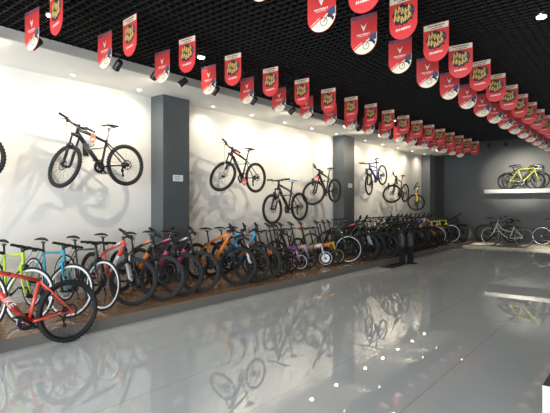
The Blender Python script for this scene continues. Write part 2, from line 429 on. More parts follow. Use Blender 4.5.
def drivetrain(K, bb, axle, ring_r, cass_r, crank=0.17, ang=0.6, derail=True):
    def ring(bm):
        disc_y(bm, (bb[0], bb[2]), ring_r, -0.052, -0.048, 34, 0, ring_r * 0.5)
        n = 34
        for k in range(n):
            a = 2 * PI * k / n
            box(bm, (bb[0] + (ring_r + 0.003) * math.cos(a), -0.05, bb[2] + (ring_r + 0.003) * math.sin(a)), (0.007, 0.003, 0.005), 0, Matrix.Rotation(-a, 3, 'Y'))
        for k in range(5):
            a = 2 * PI * k / 5 + 0.3
            tube(bm, [(bb[0], -0.05, bb[2]), (bb[0] + ring_r * 0.85 * math.cos(a), -0.05, bb[2] + ring_r * 0.85 * math.sin(a))], 0.008, 6)
        cyl(bm, (bb[0], -0.06, bb[2]), (bb[0], 0.06, bb[2]), 0.02, 14)
    i = K.add('crankset', ring, ['dark'])
    for s in (-1, 1):
        a = ang + (0 if s > 0 else PI)
        e = (bb[0] + crank * math.cos(a), s * 0.078, bb[2] + crank * math.sin(a))
        K.add('crank_arm', lambda bm: tube(bm, [(bb[0], s * 0.062, bb[2]), e], [0.015, 0.011], 8, 0, (0.7, 1.1)), ['dark'], i)
        def ped(bm):
            c = (e[0], s * 0.135, e[2])
            cyl(bm, (e[0], s * 0.08, e[2]), (e[0], s * 0.175, e[2]), 0.006, 8)
            for dx in (-0.04, 0.04): box(bm, (c[0] + dx, c[1], c[2]), (0.012, 0.09, 0.018))
            for dy in (-0.042, 0, 0.042): box(bm, (c[0], c[1] + dy, c[2]), (0.085, 0.012, 0.016))
        K.add('pedal', ped, ['black'], i)
    def ch(bm):
        y = -0.05
        pts = [(axle[0], y, axle[2] + cass_r), (bb[0], y, bb[2] + ring_r)]
        for k in range(1, 9):
            a = PI / 2 - PI * k / 8
            pts.append((bb[0] + ring_r * math.cos(a), y, bb[2] + ring_r * math.sin(a)))
        if derail:
            pts += [(axle[0] + 0.045, y, axle[2] - 0.155), (axle[0] + 0.01, y, axle[2] - 0.165), (axle[0] + 0.03, y, axle[2] - 0.09)]
        else:
            pts += [(axle[0], y, axle[2] - cass_r)]
        for k in range(1, 7):
            a = -PI / 2 - PI * k / 6
            pts.append((axle[0] + cass_r * math.cos(a), y, axle[2] + cass_r * math.sin(a)))
        tube(bm, pts, 0.0045, 4)
    K.add('chain', ch, ['steel'])
    if derail:
        def de(bm):
            tube(bm, [(axle[0], -0.055, axle[2] - 0.01), (axle[0] + 0.03, -0.065, axle[2] - 0.07), (axle[0] + 0.025, -0.055, axle[2] - 0.17)], [0.014, 0.018, 0.01], 8, 0, (1, 0.5))
            for p in ((axle[0] + 0.03, axle[2] - 0.09), (axle[0] + 0.025, axle[2] - 0.165)): disc_y(bm, p, 0.024, -0.054, -0.046, 14)
        K.add('derailleur', de, ['black'])

def saddle(K, p, L=0.27, W=0.14):
    def sd(bm):
        prof = [(-0.5, 0.30, 0.012), (-0.47, 0.46, 0.024), (-0.3, 0.5, 0.028), (-0.1, 0.34, 0.026), (0.12, 0.17, 0.024), (0.35, 0.13, 0.022), (0.48, 0.10, 0.018), (0.52, 0.05, 0.010)]
        rings = []
        for (t, wd, h) in prof:
            x = p[0] + t * L; hw = wd * W; zz = p[2] + 0.012 * math.cos(t * 5)
            rings.append([bm.verts.new((x, y * hw, zz + z * h * 0.65)) for (y, z) in ((-1, -0.9), (-1.02, 0.0), (-0.75, 0.62), (-0.2, 0.8), (0.2, 0.8), (0.75, 0.62), (1.02, 0.0), (1, -0.9), (0.3, -0.5), (-0.3, -0.5))])
        for a, b in zip(rings, rings[1:]):
            for k in range(10):
                f = bm.faces.new((a[k], a[(k + 1) % 10], b[(k + 1) % 10], b[k])); f.smooth = True
        bm.faces.new(rings[0]); bm.faces.new(rings[-1])
    i = K.add('saddle', sd, ['saddle'])
    def rails(bm):
        for s in (-1, 1):
            tube(bm, [(p[0] - 0.09, s * 0.03, p[2] - 0.012), (p[0] - 0.04, s * 0.022, p[2] - 0.04), (p[0] + 0.05, s * 0.022, p[2] - 0.04), (p[0] + 0.12, s * 0.01, p[2] - 0.01)], 0.0035, 5)
    K.add('saddle_rail', rails, ['steel'], i)

def flat_bar(K, c, width, rise=0.02, sweep=0.03, grip_r=0.017, cables=None):
    h = width / 2
    pts = [(c[0] - sweep, -h, c[2] + rise), (c[0] - sweep * 0.4, -h * 0.5, c[2] + rise), (c[0], -0.08, c[2]), (c[0], 0.08, c[2]), (c[0] - sweep * 0.4, h * 0.5, c[2] + rise), (c[0] - sweep, h, c[2] + rise)]
    i = K.add('handlebar', lambda bm: tube(bm, pts, [0.011, 0.011, 0.0155, 0.0155, 0.011, 0.011], 8), ['black'], None, True)
    for s in (-1, 1):
        K.add('grip', lambda bm: tube(bm, [(c[0] - sweep, s * h, c[2] + rise), (c[0] - sweep, s * (h - 0.004), c[2] + rise), (c[0] - sweep * 0.75, s * (h - 0.13), c[2] + rise)], [grip_r * 0.8, grip_r * 1.1, grip_r], 10), ['grip'], i)
        def lever(bm):
            y = s * (h - 0.15)
            box(bm, (c[0] + 0.005 - sweep * 0.6, y, c[2] + rise), (0.04, 0.035, 0.035))
            tube(bm, [(c[0] + 0.02 - sweep * 0.6, y, c[2] + rise - 0.005), (c[0] + 0.055 - sweep, y + s * 0.04, c[2] + rise - 0.012), (c[0] + 0.045 - sweep, y + s * 0.10, c[2] + rise - 0.02)], [0.008, 0.007, 0.005], 6)
            box(bm, (c[0] - 0.005, s * (h - 0.19), c[2] + rise - 0.02), (0.05, 0.03, 0.03))
        K.add('brake_lever', lever, ['black'], i)
    if cables:
        def cb(bm):
            for s, e, out in cables:
                st = Vector((c[0] + 0.02, s * (h - 0.17), c[2] + rise)); en = Vector(e)
                m1 = Vector((c[0] + out, s * (h - 0.24), c[2] + rise + 0.02)); m2 = Vector((c[0] + out * 0.75, s * 0.06, (c[2] + en.z) / 2 + 0.02))
                p = []
                for k in range(9):
                    t = k / 8
                    p.append(st * (1 - t) ** 3 + m1 * 3 * t * (1 - t) ** 2 + m2 * 3 * t * t * (1 - t) + en * t ** 3)
                tube(bm, p, 0.0028, 4)
        K.add('brake_cable', cb, ['black'], i)

def kickstand(K, p, foot):
    K.add('kickstand', lambda bm: (tube(bm, [p, ((p[0] + foot[0]) / 2 - 0.01, (p[1] + foot[1]) / 2, (p[2] + foot[2]) / 2), foot], [0.011, 0.009, 0.009], 8), box(bm, foot, (0.04, 0.025, 0.012))), ['dark'])

def axis_setup(fa, off, atc, ha):
    ax = Vector((-math.cos(ha), 0, math.sin(ha))); fw = Vector((math.sin(ha), 0, math.cos(ha)))
    crown = Vector(fa) - fw * off + ax * atc
    return ax, fw, crown

def kit_mtb(R=0.345, tr=0.028, wb=1.10, susp=True, stand=True, barw=0.64, fat=False, stl=0.44):
    fa = (wb, 0, R); ra = (0, 0, R); bb = Vector((0.435, 0, 0.305)); ha = math.radians(69.5)
    ax, fw, crown = axis_setup(fa, 0.045, R + 0.15 + (0.02 if fat else 0), ha)
    K = Kit(wb, R, crown, ha)
    h0 = crown + ax * 0.012; h1 = crown + ax * 0.125
    st = Vector((-math.cos(math.radians(73.5)), 0, math.sin(math.radians(73.5))))
    s_top = bb + st * stl; s_tt = bb + st * (stl - 0.035)
    sy = 0.075 if not fat else 0.10
    def frame(bm):
        tube(bm, [h0, h0 + ax * 0.02, h1 - ax * 0.02, h1], [0.027, 0.024, 0.024, 0.027], 12, 0)
        a = h0 + ax * 0.035
        tube(bm, [a, a.lerp(bb, 0.06) + Vector((-0.012, 0, -0.012)), a.lerp(bb, 0.5), bb], [0.030, 0.034, 0.0345, 0.030], 12, 0)
        d0 = a.lerp(bb, 0.28); d1 = a.lerp(bb, 0.75)
        tube(bm, [d0, d1], 0.0352, 12, 3)                                     # painted panel on the down tube
        t0 = h1 - ax * 0.025; t1 = s_tt
        tube(bm, [t0, t0.lerp(t1, 0.5) + Vector((0, 0, 0.008)), t1], [0.025, 0.024, 0.019], 12, 0)
        tube(bm, [t0.lerp(t1, 0.1) + Vector((0, 0, 0.003)), t0.lerp(t1, 0.45) + Vector((0, 0, 0.0085))], [0.0256, 0.0248], 12, 1)
        tube(bm, [bb, s_top], [0.019, 0.0175], 12, 0)
        cyl(bm, bb + Vector((0, -0.037, 0)), bb + Vector((0, 0.037, 0)), 0.025, 16, 0)
        cyl(bm, s_top - st * 0.018, s_top, 0.021, 12, 2)
        for s in (-1, 1):
            tube(bm, [bb + Vector((-0.01, s * 0.03, 0)), Vector((0.30, s * (0.045 if not fat else 0.075), R * 0.5 + bb.z * 0.5 - 0.003)), Vector((0.02, s * sy, R))], [0.015, 0.012, 0.011], 10, 0)
            tube(bm, [s_tt + Vector((0, s * 0.016, -0.01)), s_tt.lerp(Vector((0, 0, R)), 0.32) + Vector((0, s * (0.05 if not fat else 0.08), 0)), Vector((0, s * sy, R + 0.01))], [0.012, 0.010, 0.010], 10, 0)
            box(bm, (0.005, s * sy, R), (0.05, 0.010, 0.05), 0)
    K.add('frame', frame, ['main', 'accent', 'black', 'panel'])
    seat = bb + st * 0.665
    K.add('seat_post', lambda bm: (tube(bm, [s_top - st * 0.03, seat - st * 0.03], 0.0145, 12), box(bm, seat - st * 0.032, (0.05, 0.036, 0.026))), ['post'])
    saddle(K, seat + Vector((0.0, 0, 0.012)))
    lw = 0.062 if not fat else 0.085
    if susp:
        def fork(bm):
            for s in (-1, 1):
                p0 = Vector(fa) + Vector((0, s * lw, 0)); top = crown - fw * 0.0 + Vector((0, s * lw, 0))
                b0 = Vector(fa) - fw * 0.03 + Vector((0, s * lw, 0.0))
                tube(bm, [p0, b0 + ax * 0.04, b0.lerp(top, 0.52)], [0.016, 0.021, 0.022], 10)
            pts = []
            for k in range(9):
                t = PI * k / 8
                pts.append(Vector(fa) - fw * 0.012 + ax * (R * 0.66 + 0.085 * math.sin(t)) * 1.0 + Vector((0, -lw * math.cos(t), 0)) + ax * 0.06 + fw * 0.02)
            tube(bm, pts, 0.011, 8)
        i = K.add('fork', fork, ['fork'], None, True)
        def stan(bm):
            for s in (-1, 1):
                b0 = Vector(fa) - fw * 0.03 + Vector((0, s * lw, 0)); top = crown + Vector((0, s * lw, 0))
                tube(bm, [b0.lerp(top, 0.5), top + ax * 0.02], 0.0155, 10)
        K.add('stanchion', stan, ['stanchion'], i)
        K.add('crown', lambda bm: (tube(bm, [crown + Vector((0, -lw - 0.018, 0.0)), crown + ax * 0.004, crown + Vector((0, lw + 0.018, 0.0))], [0.02, 0.026, 0.02], 10), cyl(bm, crown, h1 + ax * 0.05, 0.0143, 10)), ['black'], i)
    else:
        def fork(bm):
            for s in (-1, 1):
                tube(bm, [crown + Vector((0, s * lw * 0.9, -0.0)), crown.lerp(Vector(fa), 0.5) + Vector((0, s * lw, 0)) - fw * 0.012, Vector(fa) + Vector((0, s * lw, 0))], [0.018, 0.016, 0.011], 10)
            tube(bm, [crown + Vector((0, -lw, 0)), crown + Vector((0, lw, 0))], 0.021, 10); cyl(bm, crown, h1 + ax * 0.05, 0.0143, 10)
        K.add('fork', fork, ['fork'], None, True)
    c = h1 + ax * 0.035; bar = c + fw * 0.075 + ax * 0.012
    K.add('stem', lambda bm: (cyl(bm, h1 + ax * 0.004, h1 + ax * 0.055, 0.019, 12), tube(bm, [c, bar], [0.017, 0.019], 10), cyl(bm, bar + Vector((0, -0.025, 0)), bar + Vector((0, 0.025, 0)), 0.021, 12)), ['black'], None, True)
    flat_bar(K, bar, barw, 0.022, 0.035, 0.017, [(-1, h0 + ax * 0.03 + Vector((0.02, -0.02, 0)), 0.10), (1, h0 + ax * 0.03 + Vector((0.02, 0.02, 0)), 0.12), (1, Vector(fa) + ax * 0.2 - fw * 0.02 + Vector((0, lw, 0)), 0.11)])
    wheel(K, fa, R, tr, 0.022, 28, True, False, True, 0.05 if not fat else 0.07)
    wheel(K, ra, R, tr, 0.022, 28, True, True, False, 0.062 if not fat else 0.09)
    drivetrain(K, bb, ra, 0.092, 0.048)
    if stand: kickstand(K, (0.12, 0.085, R - 0.02), (0.07, 0.21, 0.02))
    return K

def kit_road(drop=True, R=0.338, tr=0.014, rim_depth=0.030, stand=True, fenders=False):
    wb = 1.0; fa = (wb, 0, R); ra = (0, 0, R); bb = Vector((0.41, 0, 0.275)); ha = math.radians(72.5)
    ax, fw, crown = axis_setup(fa, 0.045, R + 0.035, ha)
    K = Kit(wb, R, crown, ha)
    h0 = crown + ax * 0.01; h1 = crown + ax * 0.155
    st = Vector((-math.cos(math.radians(73.5)), 0, math.sin(math.radians(73.5))))
    s_top = bb + st * 0.53; s_tt = bb + st * 0.505
    def frame(bm):
        tube(bm, [h0, h0 + ax * 0.02, h1 - ax * 0.02, h1], [0.024, 0.020, 0.020, 0.023], 12, 0)
        a = h0 + ax * 0.03
        tube(bm, [a, bb], [0.021, 0.022], 12, 0); tube(bm, [a.lerp(bb, 0.3), a.lerp(bb, 0.72)], 0.0225, 12, 1)
        tube(bm, [h1 - ax * 0.025, s_tt], [0.017, 0.015], 12, 0)
        tube(bm, [bb, s_top], [0.017, 0.016], 12, 0); cyl(bm, s_top - st * 0.016, s_top, 0.019, 12, 2)
        cyl(bm, bb + Vector((0, -0.035, 0)), bb + Vector((0, 0.035, 0)), 0.022, 14, 0)
        for s in (-1, 1):
            tube(bm, [bb + Vector((-0.01, s * 0.028, 0)), Vector((0.28, s * 0.035, 0.5 * (R + bb.z) - 0.005)), Vector((0.01, s * 0.066, R))], [0.012, 0.010, 0.008], 8, 0)
            tube(bm, [s_tt + Vector((0, s * 0.014, -0.01)), s_tt.lerp(Vector((0, 0, R)), 0.4) + Vector((0, s * 0.03, 0)), Vector((0, s * 0.066, R))], [0.009, 0.008, 0.007], 8, 0)
            box(bm, (0.0, s * 0.066, R), (0.04, 0.008, 0.035), 0)
    K.add('frame', frame, ['main', 'accent', 'black'])
    seat = bb + st * 0.68
    K.add('seat_post', lambda bm: (tube(bm, [s_top - st * 0.03, seat - st * 0.03], 0.0136, 12), box(bm, seat - st * 0.032, (0.05, 0.036, 0.026))), ['post'])
    saddle(K, seat + Vector((0.0, 0, 0.012)), 0.27, 0.13)
    def fork(bm):
        for s in (-1, 1):
            tube(bm, [crown + Vector((0, s * 0.03, 0)), crown + Vector((0, s * 0.045, 0)) - ax * 0.04, crown.lerp(Vector(fa), 0.55) + Vector((0, s * 0.048, 0)) - fw * 0.02, Vector(fa) + Vector((0, s * 0.05, 0))], [0.016, 0.016, 0.013, 0.009], 10)
        cyl(bm, crown - ax * 0.01, h1 + ax * 0.045, 0.0143, 10); tube(bm, [crown + Vector((0, -0.04, 0)), crown + Vector((0, 0.04, 0))], 0.018, 10)
    K.add('fork', fork, ['fork'], None, True)
    c = h1 + ax * 0.03; bar = c + fw * 0.095 + ax * 0.01
    K.add('stem', lambda bm: (cyl(bm, h1 + ax * 0.004, h1 + ax * 0.05, 0.018, 12), tube(bm, [c, bar], [0.015, 0.017], 10), cyl(bm, bar + Vector((0, -0.022, 0)), bar + Vector((0, 0.022, 0)), 0.02, 12)), ['black'], None, True)
    if drop:
        i = K.add('handlebar', lambda bm: tube(bm, [bar + Vector((0, -0.2, 0)), bar + Vector((0, -0.05, 0)), bar + Vector((0, 0.05, 0)), bar + Vector((0, 0.2, 0))], [0.012, 0.0155, 0.0155, 0.012], 8), ['black'], None, True)
        for s in (-1, 1):
            def dr(bm):
                p = [bar + Vector((0, s * 0.17, 0)), bar + Vector((0, s * 0.2, 0)), bar + Vector((0.05, s * 0.21, 0.0)), bar + Vector((0.09, s * 0.212, -0.01))]
                for k in range(1, 8):
                    a = PI / 2 - PI * k / 7
                    p.append(bar + Vector((0.085 + 0.06 * math.cos(a), s * 0.215, -0.07 + 0.06 * math.sin(a))))
                p.append(bar + Vector((-0.02, s * 0.22, -0.135)))
                tube(bm, p, 0.0155, 8)
            K.add('bar_drop', dr, ['grip'], i)
            def hood(bm):
                tube(bm, [bar + Vector((0.06, s * 0.212, 0.005)), bar + Vector((0.12, s * 0.212, 0.02)), bar + Vector((0.15, s * 0.212, 0.05))], [0.017, 0.018, 0.013], 8)
                tube(bm, [bar + Vector((0.14, s * 0.212, 0.02)), bar + Vector((0.165, s * 0.212, -0.05)), bar + Vector((0.15, s * 0.212, -0.11))], [0.008, 0.008, 0.005], 6)
            K.add('brake_lever', hood, ['black'], i)
    else:
        flat_bar(K, bar, 0.58, 0.0, 0.02, 0.016, [(-1, h0 + ax * 0.03 + Vector((0.02, -0.02, 0)), 0.14), (1, crown + Vector((0.04, 0.0, -0.02)), 0.13)])
    def brake(bm):
        for q in (crown + fw * 0.03 - ax * 0.01,):
            box(bm, q, (0.03, 0.07, 0.035)); box(bm, q - ax * 0.03 + Vector((0, 0.03, 0)), (0.018, 0.014, 0.05)); box(bm, q - ax * 0.03 + Vector((0, -0.03, 0)), (0.018, 0.014, 0.05))
    K.add('rim_brake', brake, ['black'], None, True)
    wheel(K, fa, R, tr, rim_depth, 24, False, False, True, 0.045)
    wheel(K, ra, R, tr, rim_depth, 24, False, True, False, 0.058)
    drivetrain(K, bb, ra, 0.095, 0.04)
    if stand: kickstand(K, (0.12, 0.075, R - 0.02), (0.07, 0.19, 0.02))
    return K

def kit_city():
    R = 0.335; wb = 1.08; fa = (wb, 0, R); ra = (0, 0, R); bb = Vector((0.44, 0, 0.29)); ha = math.radians(69)
    ax, fw, crown = axis_setup(fa, 0.055, R + 0.045, ha)
    K = Kit(wb, R, crown, ha)
    h0 = crown + ax * 0.01; h1 = crown + ax * 0.19
    st = Vector((-math.cos(math.radians(71)), 0, math.sin(math.radians(71)))); s_top = bb + st * 0.46
    def bez(p0, p1, p2, n=10): return [p0 * (1 - t) ** 2 + p1 * 2 * t * (1 - t) + p2 * t * t for t in [k / n for k in range(n + 1)]]
    def frame(bm):
        tube(bm, [h0, h1], 0.020, 12)
        tube(bm, bez(h1 - ax * 0.03, Vector((0.72, 0, 0.52)), bb + st * 0.25), 0.0145, 12)
        tube(bm, bez(h0 + ax * 0.03, Vector((0.72, 0, 0.36)), bb), 0.0165, 12)
        tube(bm, [bb, s_top], 0.0165, 12); cyl(bm, bb + Vector((0, -0.035, 0)), bb + Vector((0, 0.035, 0)), 0.022, 14)
        for s in (-1, 1):
            tube(bm, [bb + Vector((0, s * 0.028, 0)), Vector((0.01, s * 0.066, R))], [0.011, 0.009], 8)
            tube(bm, [bb + st * 0.38 + Vector((0, s * 0.014, 0)), Vector((0, s * 0.066, R))], [0.009, 0.008], 8)
    K.add('frame', frame, ['main'])
    seat = bb + st * 0.64
    K.add('seat_post', lambda bm: tube(bm, [s_top - st * 0.03, seat - st * 0.02], 0.0136, 12), ['post'])
    saddle(K, seat + Vector((0, 0, 0.012)), 0.26, 0.19)
    def fork(bm):
        for s in (-1, 1):
            tube(bm, [crown + Vector((0, s * 0.03, 0)), crown + Vector((0, s * 0.048, 0)) - ax * 0.05, crown.lerp(Vector(fa), 0.6) + Vector((0, s * 0.05, 0)) - fw * 0.025, Vector(fa) + Vector((0, s * 0.05, 0))], [0.014, 0.014, 0.012, 0.009], 10)
        cyl(bm, crown - ax * 0.01, h1 + ax * 0.04, 0.0135, 10); tube(bm, [crown + Vector((0, -0.04, 0)), crown + Vector((0, 0.04, 0))], 0.016, 10)
    K.add('fork', fork, ['main'], None, True)
    bar = h1 + ax * 0.10 + fw * 0.04
    K.add('stem', lambda bm: (cyl(bm, h1, h1 + ax * 0.10, 0.0125, 10), tube(bm, [h1 + ax * 0.09, bar], 0.014, 8)), ['steel'], None, True)
    def hb(bm):
        p = []
        for k in range(13):
            t = -1 + k / 6
            p.append(bar + Vector((-0.20 * abs(t) ** 2.2, 0.29 * math.copysign(abs(t) ** 0.8, t), 0.06 * math.sin(abs(t) * PI * 0.6))))
        tube(bm, p, 0.011, 8)
    i = K.add('handlebar', hb, ['steel'], None, True)
    for s in (-1, 1):
        e = bar + Vector((-0.20, s * 0.29, 0.06 * math.sin(PI * 0.6)))
        K.add('grip', lambda bm: tube(bm, [e + Vector((-0.03, s * 0.01, -0.004)), e + Vector((0.085, -s * 0.035, 0.0))], 0.0165, 10), ['grip'], i)
    for nm, ctr, a0, a1, stf in (('rear_fender', ra, 0.35, PI * 0.98, False), ('front_fender', fa, 0.55, PI * 0.98, True)):
        def fen(bm):
            b2 = bmesh.new(); 
            n = 22
            for k in range(n):
                aa = a0 + (a1 - a0) * k / n; ab = a0 + (a1 - a0) * (k + 1) / n
                rr = R + 0.018
                prev = None
                q = []
                for a in (aa, ab):
                    q.append([bm.verts.new((ctr[0] + (rr - (0.012 if abs(y) > 0.02 else 0)) * math.cos(a), y, ctr[2] + (rr - (0.012 if abs(y) > 0.02 else 0)) * math.sin(a))) for y in (-0.028, -0.014, 0.014, 0.028)])
                for j in range(3): bm.faces.new((q[0][j], q[0][j + 1], q[1][j + 1], q[1][j]))
            b2.free()
            bmesh.ops.remove_doubles(bm, verts=bm.verts[:], dist=1e-5)
            bmesh.ops.solidify(bm, geom=bm.faces[:], thickness=0.002)
        K.add(nm, fen, ['fender'], None, stf)
    wheel(K, fa, R, 0.019, 0.016, 28, False, False, True, 0.045)
    wheel(K, ra, R, 0.019, 0.016, 28, False, True, False, 0.058)
    drivetrain(K, bb, ra, 0.085, 0.038, 0.165, 1.0, False)
    kickstand(K, (0.12, 0.075, R - 0.02), (0.07, 0.19, 0.02))
    return K

def kit_fold(cover=False):
    R = 0.185; wb = 0.78; fa = (wb, 0, R); ra = (0, 0, R); bb = Vector((0.30, 0, 0.25)); ha = math.radians(73)
    ax, fw, crown = axis_setup(fa, 0.025, R + 0.05, ha)
    K = Kit(wb, R, crown, ha)
    h0 = crown + ax * 0.01; h1 = crown + ax * 0.12
    st = Vector((-math.cos(math.radians(72)), 0, math.sin(math.radians(72)))); s_top = bb + st * 0.25
    def frame(bm):
        tube(bm, [h0, h1], 0.024, 12, 0)
        a = h0 + ax * 0.07; b = bb + st * 0.16; m = a.lerp(b, 0.5) + Vector((0, 0, -0.015))
        tube(bm, [a, a.lerp(m, 0.85), m], [0.030, 0.034, 0.034], 12, 0, (0.75, 1.15))
        tube(bm, [m, m.lerp(b, 0.15), b], [0.034, 0.034, 0.030], 12, 0, (0.75, 1.15))
        tube(bm, [m.lerp(a, 0.06), m.lerp(b, 0.06)], 0.040, 12, 2, (0.85, 1.1))
        tube(bm, [a.lerp(m, 0.2), a.lerp(m, 0.75)], 0.0352, 12, 1, (0.75, 1.15))
        tube(bm, [bb, s_top], 0.021, 12, 0); cyl(bm, s_top - st * 0.03, s_top, 0.025, 12, 2)
        cyl(bm, bb + Vector((0, -0.036, 0)), bb + Vector((0, 0.036, 0)), 0.024, 14, 0)
        for s in (-1, 1):
            tube(bm, [bb + Vector((0, s * 0.03, 0)), Vector((0, s * 0.062, R))], [0.012, 0.010], 8, 0)
            tube(bm, [b + Vector((0, s * 0.02, 0)), Vector((0, s * 0.062, R))], [0.012, 0.009], 8, 0)
    K.add('frame', frame, ['main', 'accent', 'black'])
    seat = bb + st * 0.60
    K.add('seat_post', lambda bm: tube(bm, [s_top - st * 0.05, seat - st * 0.02], 0.0165, 12), ['post'])
    saddle(K, seat + Vector((0, 0, 0.012)), 0.25, 0.15)
    def fork(bm):
        for s in (-1, 1):
            tube(bm, [crown + Vector((0, s * 0.03, 0)), crown + Vector((0, s * 0.045, 0)) - ax * 0.03, Vector(fa) + Vector((0, s * 0.048, 0))], [0.016, 0.016, 0.010], 10)
        tube(bm, [crown + Vector((0, -0.04, 0)), crown + Vector((0, 0.04, 0))], 0.018, 10); cyl(bm, crown - ax * 0.01, h1, 0.015, 10)
    K.add('fork', fork, ['fork'], None, True)
    bar = h1 + ax * 0.50
    K.add('handlebar_post', lambda bm: (cyl(bm, h1, h1 + ax * 0.06, 0.026, 12), tube(bm, [h1 + ax * 0.04, bar], [0.021, 0.016], 12), cyl(bm, bar + Vector((0, -0.03, 0)), bar + Vector((0, 0.03, 0)), 0.02, 10)), ['black'], None, True)
    flat_bar(K, bar, 0.50, 0.0, 0.015, 0.016, [(-1, h0 + Vector((0.02, -0.02, 0.05)), 0.10), (1, crown + Vector((0.03, 0.02, 0)), 0.12)])
    wheel(K, fa, R, 0.020, 0.016, 20, True, False, True, 0.042, cover)
    wheel(K, ra, R, 0.020, 0.016, 20, True, True, False, 0.055, cover)
    drivetrain(K, bb, ra, 0.07, 0.032, 0.14, 0.8, False)
    kickstand(K, (0.10, 0.075, R - 0.01), (0.06, 0.16, 0.015))
    return K

KITS = {'mtb': kit_mtb(0.337, 0.027, 1.06), 'mtbwall': kit_mtb(0.335, 0.027, 1.02, True, False, 0.66), 'mtbfloor': kit_mtb(0.35, 0.027, 1.10, True, False, 0.66, False, 0.475), 'fat': kit_mtb(0.365, 0.048, 1.13, False, True, 0.66, True), 'rigid': kit_mtb(0.34, 0.020, 1.08, False),
        'road': kit_road(True), 'roadshelf': kit_road(True, stand=False), 'flatroad': kit_road(False), 'city': kit_city(), 'fold': kit_fold(), 'folddisc': kit_fold(True)}
BASEPAL = dict(main=BLACK, accent=BLACK, fork=BLACK, panel=BLACK, tire=RUBBER, rim=DKMETAL, spoke=DKMETAL, hub=DKMETAL, steel=STEEL, dark=DKMETAL, black=BLACK, grip=RUBBER,
               saddle=RUBBER, post=BLACK, stanchion=DKMETAL, fender=STEEL)
FORWARD = {}
def bike(kit, name, contact, head, label, steer=0, lean=0, pitch=0, pal=None, group=None, scale=1.0, cat='bicycle', mid=False, skip=()):
    """contact: point under the front wheel (or under the middle of the bike when mid is set); head: heading in degrees from +x"""
    K = KITS[kit]; P = dict(BASEPAL); P.update(pal or {})
    if 'accent' not in (pal or {}): P['accent'] = P['main']
    if 'panel' not in (pal or {}): P['panel'] = P['accent']
    h = math.radians(head)
    d = Vector((math.cos(h), math.sin(h), 0))
    loc = Vector(contact) - d * (K.wb / 2 if not mid else 0) * scale
    e = empty(name, loc, label, cat, group)
    e.rotation_euler = (-math.radians(lean), math.radians(pitch), h)
    e.scale = (scale,) * 3
    sh = Matrix.Translation(Vector((-K.wb / 2, 0, 0)))
    S = Matrix.Translation(K.hp) @ Matrix.Rotation(math.radians(steer), 4, K.ax) @ Matrix.Translation(-K.hp)
    made = []
    for (nm, me, keys, par, stf, base) in K.items:
        if nm in skip:
            made.append(None); continue
        o = bpy.data.objects.new(nm, me); C.objects.link(o)
        if len(me.materials) < len(keys):
            for k in keys: me.materials.append(BASEPAL[k])
        for sl, k in zip(o.material_slots, keys):
            if P[k] is not BASEPAL[k]:
                sl.link = 'OBJECT'; sl.material = P[k]
        if par is None:
            o.parent = e; o.matrix_basis = sh @ (S @ base if stf else base)
        else:
            o.parent = made[par]
        made.append(o)
    FORWARD[label] = (e, made, K)
    return e

RED = paint('red', (0.74, 0.075, 0.05)); LIME = paint('lime', (0.46, 0.66, 0.03)); TEAL = paint('teal', (0.02, 0.30, 0.42)); DKGREEN = paint('dark_green', (0.03, 0.055, 0.05))
ORANGE = paint('orange', (0.82, 0.22, 0.02)); PINK = paint('pink', (0.80, 0.09, 0.28)); LPINK = paint('light_pink', (0.80, 0.40, 0.55)); PURPLE = paint('purple', (0.17, 0.07, 0.33))
YELLOW = paint('yellow', (0.85, 0.52, 0.02)); BLUE = paint('blue', (0.02, 0.08, 0.50)); SKY = paint('sky_blue', (0.10, 0.42, 0.72)); SILV = paint('silver', (0.55, 0.56, 0.58))
WHT = paint('white', (0.80, 0.80, 0.80)); LILAC = paint('lilac', (0.48, 0.38, 0.52)); PALEG = paint('pale_green', (0.62, 0.68, 0.58)); GREEN = paint('green', (0.05, 0.35, 0.10))
NEON = paint('neon_yellow', (0.62, 0.72, 0.03)); DGREY = paint('dark_grey', (0.05, 0.055, 0.06)); CREAM = paint('cream', (0.70, 0.62, 0.45)); BLK = paint('black', (0.012, 0.012, 0.014))
TEALG = paint('sea_green', (0.05, 0.22, 0.18))
Z0 = PH
GP = 'bikes lined up on the wooden platform'
X0 = -5.60
# foreground bike on the floor
red = bike('mtbfloor', 'mountain_bike', (-5.05, 2.56, 0), -90, 'red mountain bike with white lettering standing on the floor before the platform', 0, -2.5, 0,
           dict(main=RED, accent=RED, fork=BLK), None, 1.0, mid=True, skip=('seat_post', 'saddle', 'saddle_rail'))
red.location = (-5.05, 2.56 - 0.55, 0.0)
# platform row, front to back
def row(kit, name, y, label, steer=None, lean=3.5, pal=None, x=X0, head=0, sc=1.0):
    x = max(x, XW + 0.005 + (KITS[kit].wb + KITS[kit].R) * sc)       # rear tires stay clear of the wall
    return bike(kit, name, (x, y, Z0), head, label, (random.uniform(40, 49) if kit in ('mtb', 'fat') else steer), lean, 0, pal, GP, sc)
FIXW = dict(rim=RIMWHITE)
row('flatroad', 'hybrid_bike', 1.86, 'green framed white-rimmed bike at the front end of the platform', 24, 4, dict(main=GREEN, **FIXW), -5.70)
row('flatroad', 'hybrid_bike', 2.34, 'lime green hybrid bike with white wheel rims', 30, 4, dict(main=LIME, fork=LIME, **FIXW), -5.74)
row('flatroad', 'hybrid_bike', 2.81, 'teal blue hybrid bike with white wheel rims', 27, 4, dict(main=TEAL, fork=TEAL, **FIXW), -5.60)
row('flatroad', 'hybrid_bike', 3.29, 'dark green hybrid bike with white wheel rims', 10, 3, dict(main=DKGREEN, fork=DKGREEN, **FIXW), -5.64)
row('mtb', 'mountain_bike', 3.72, 'red and white mountain bike next to the dark green hybrid', 32, 3, dict(main=RED, accent=WHT, fork=SILV), -5.66)
row('mtb', 'mountain_bike', 4.19, 'black mountain bike with orange panels by the first column', 30, 3, dict(main=BLK, accent=ORANGE, fork=BLK), -5.56)
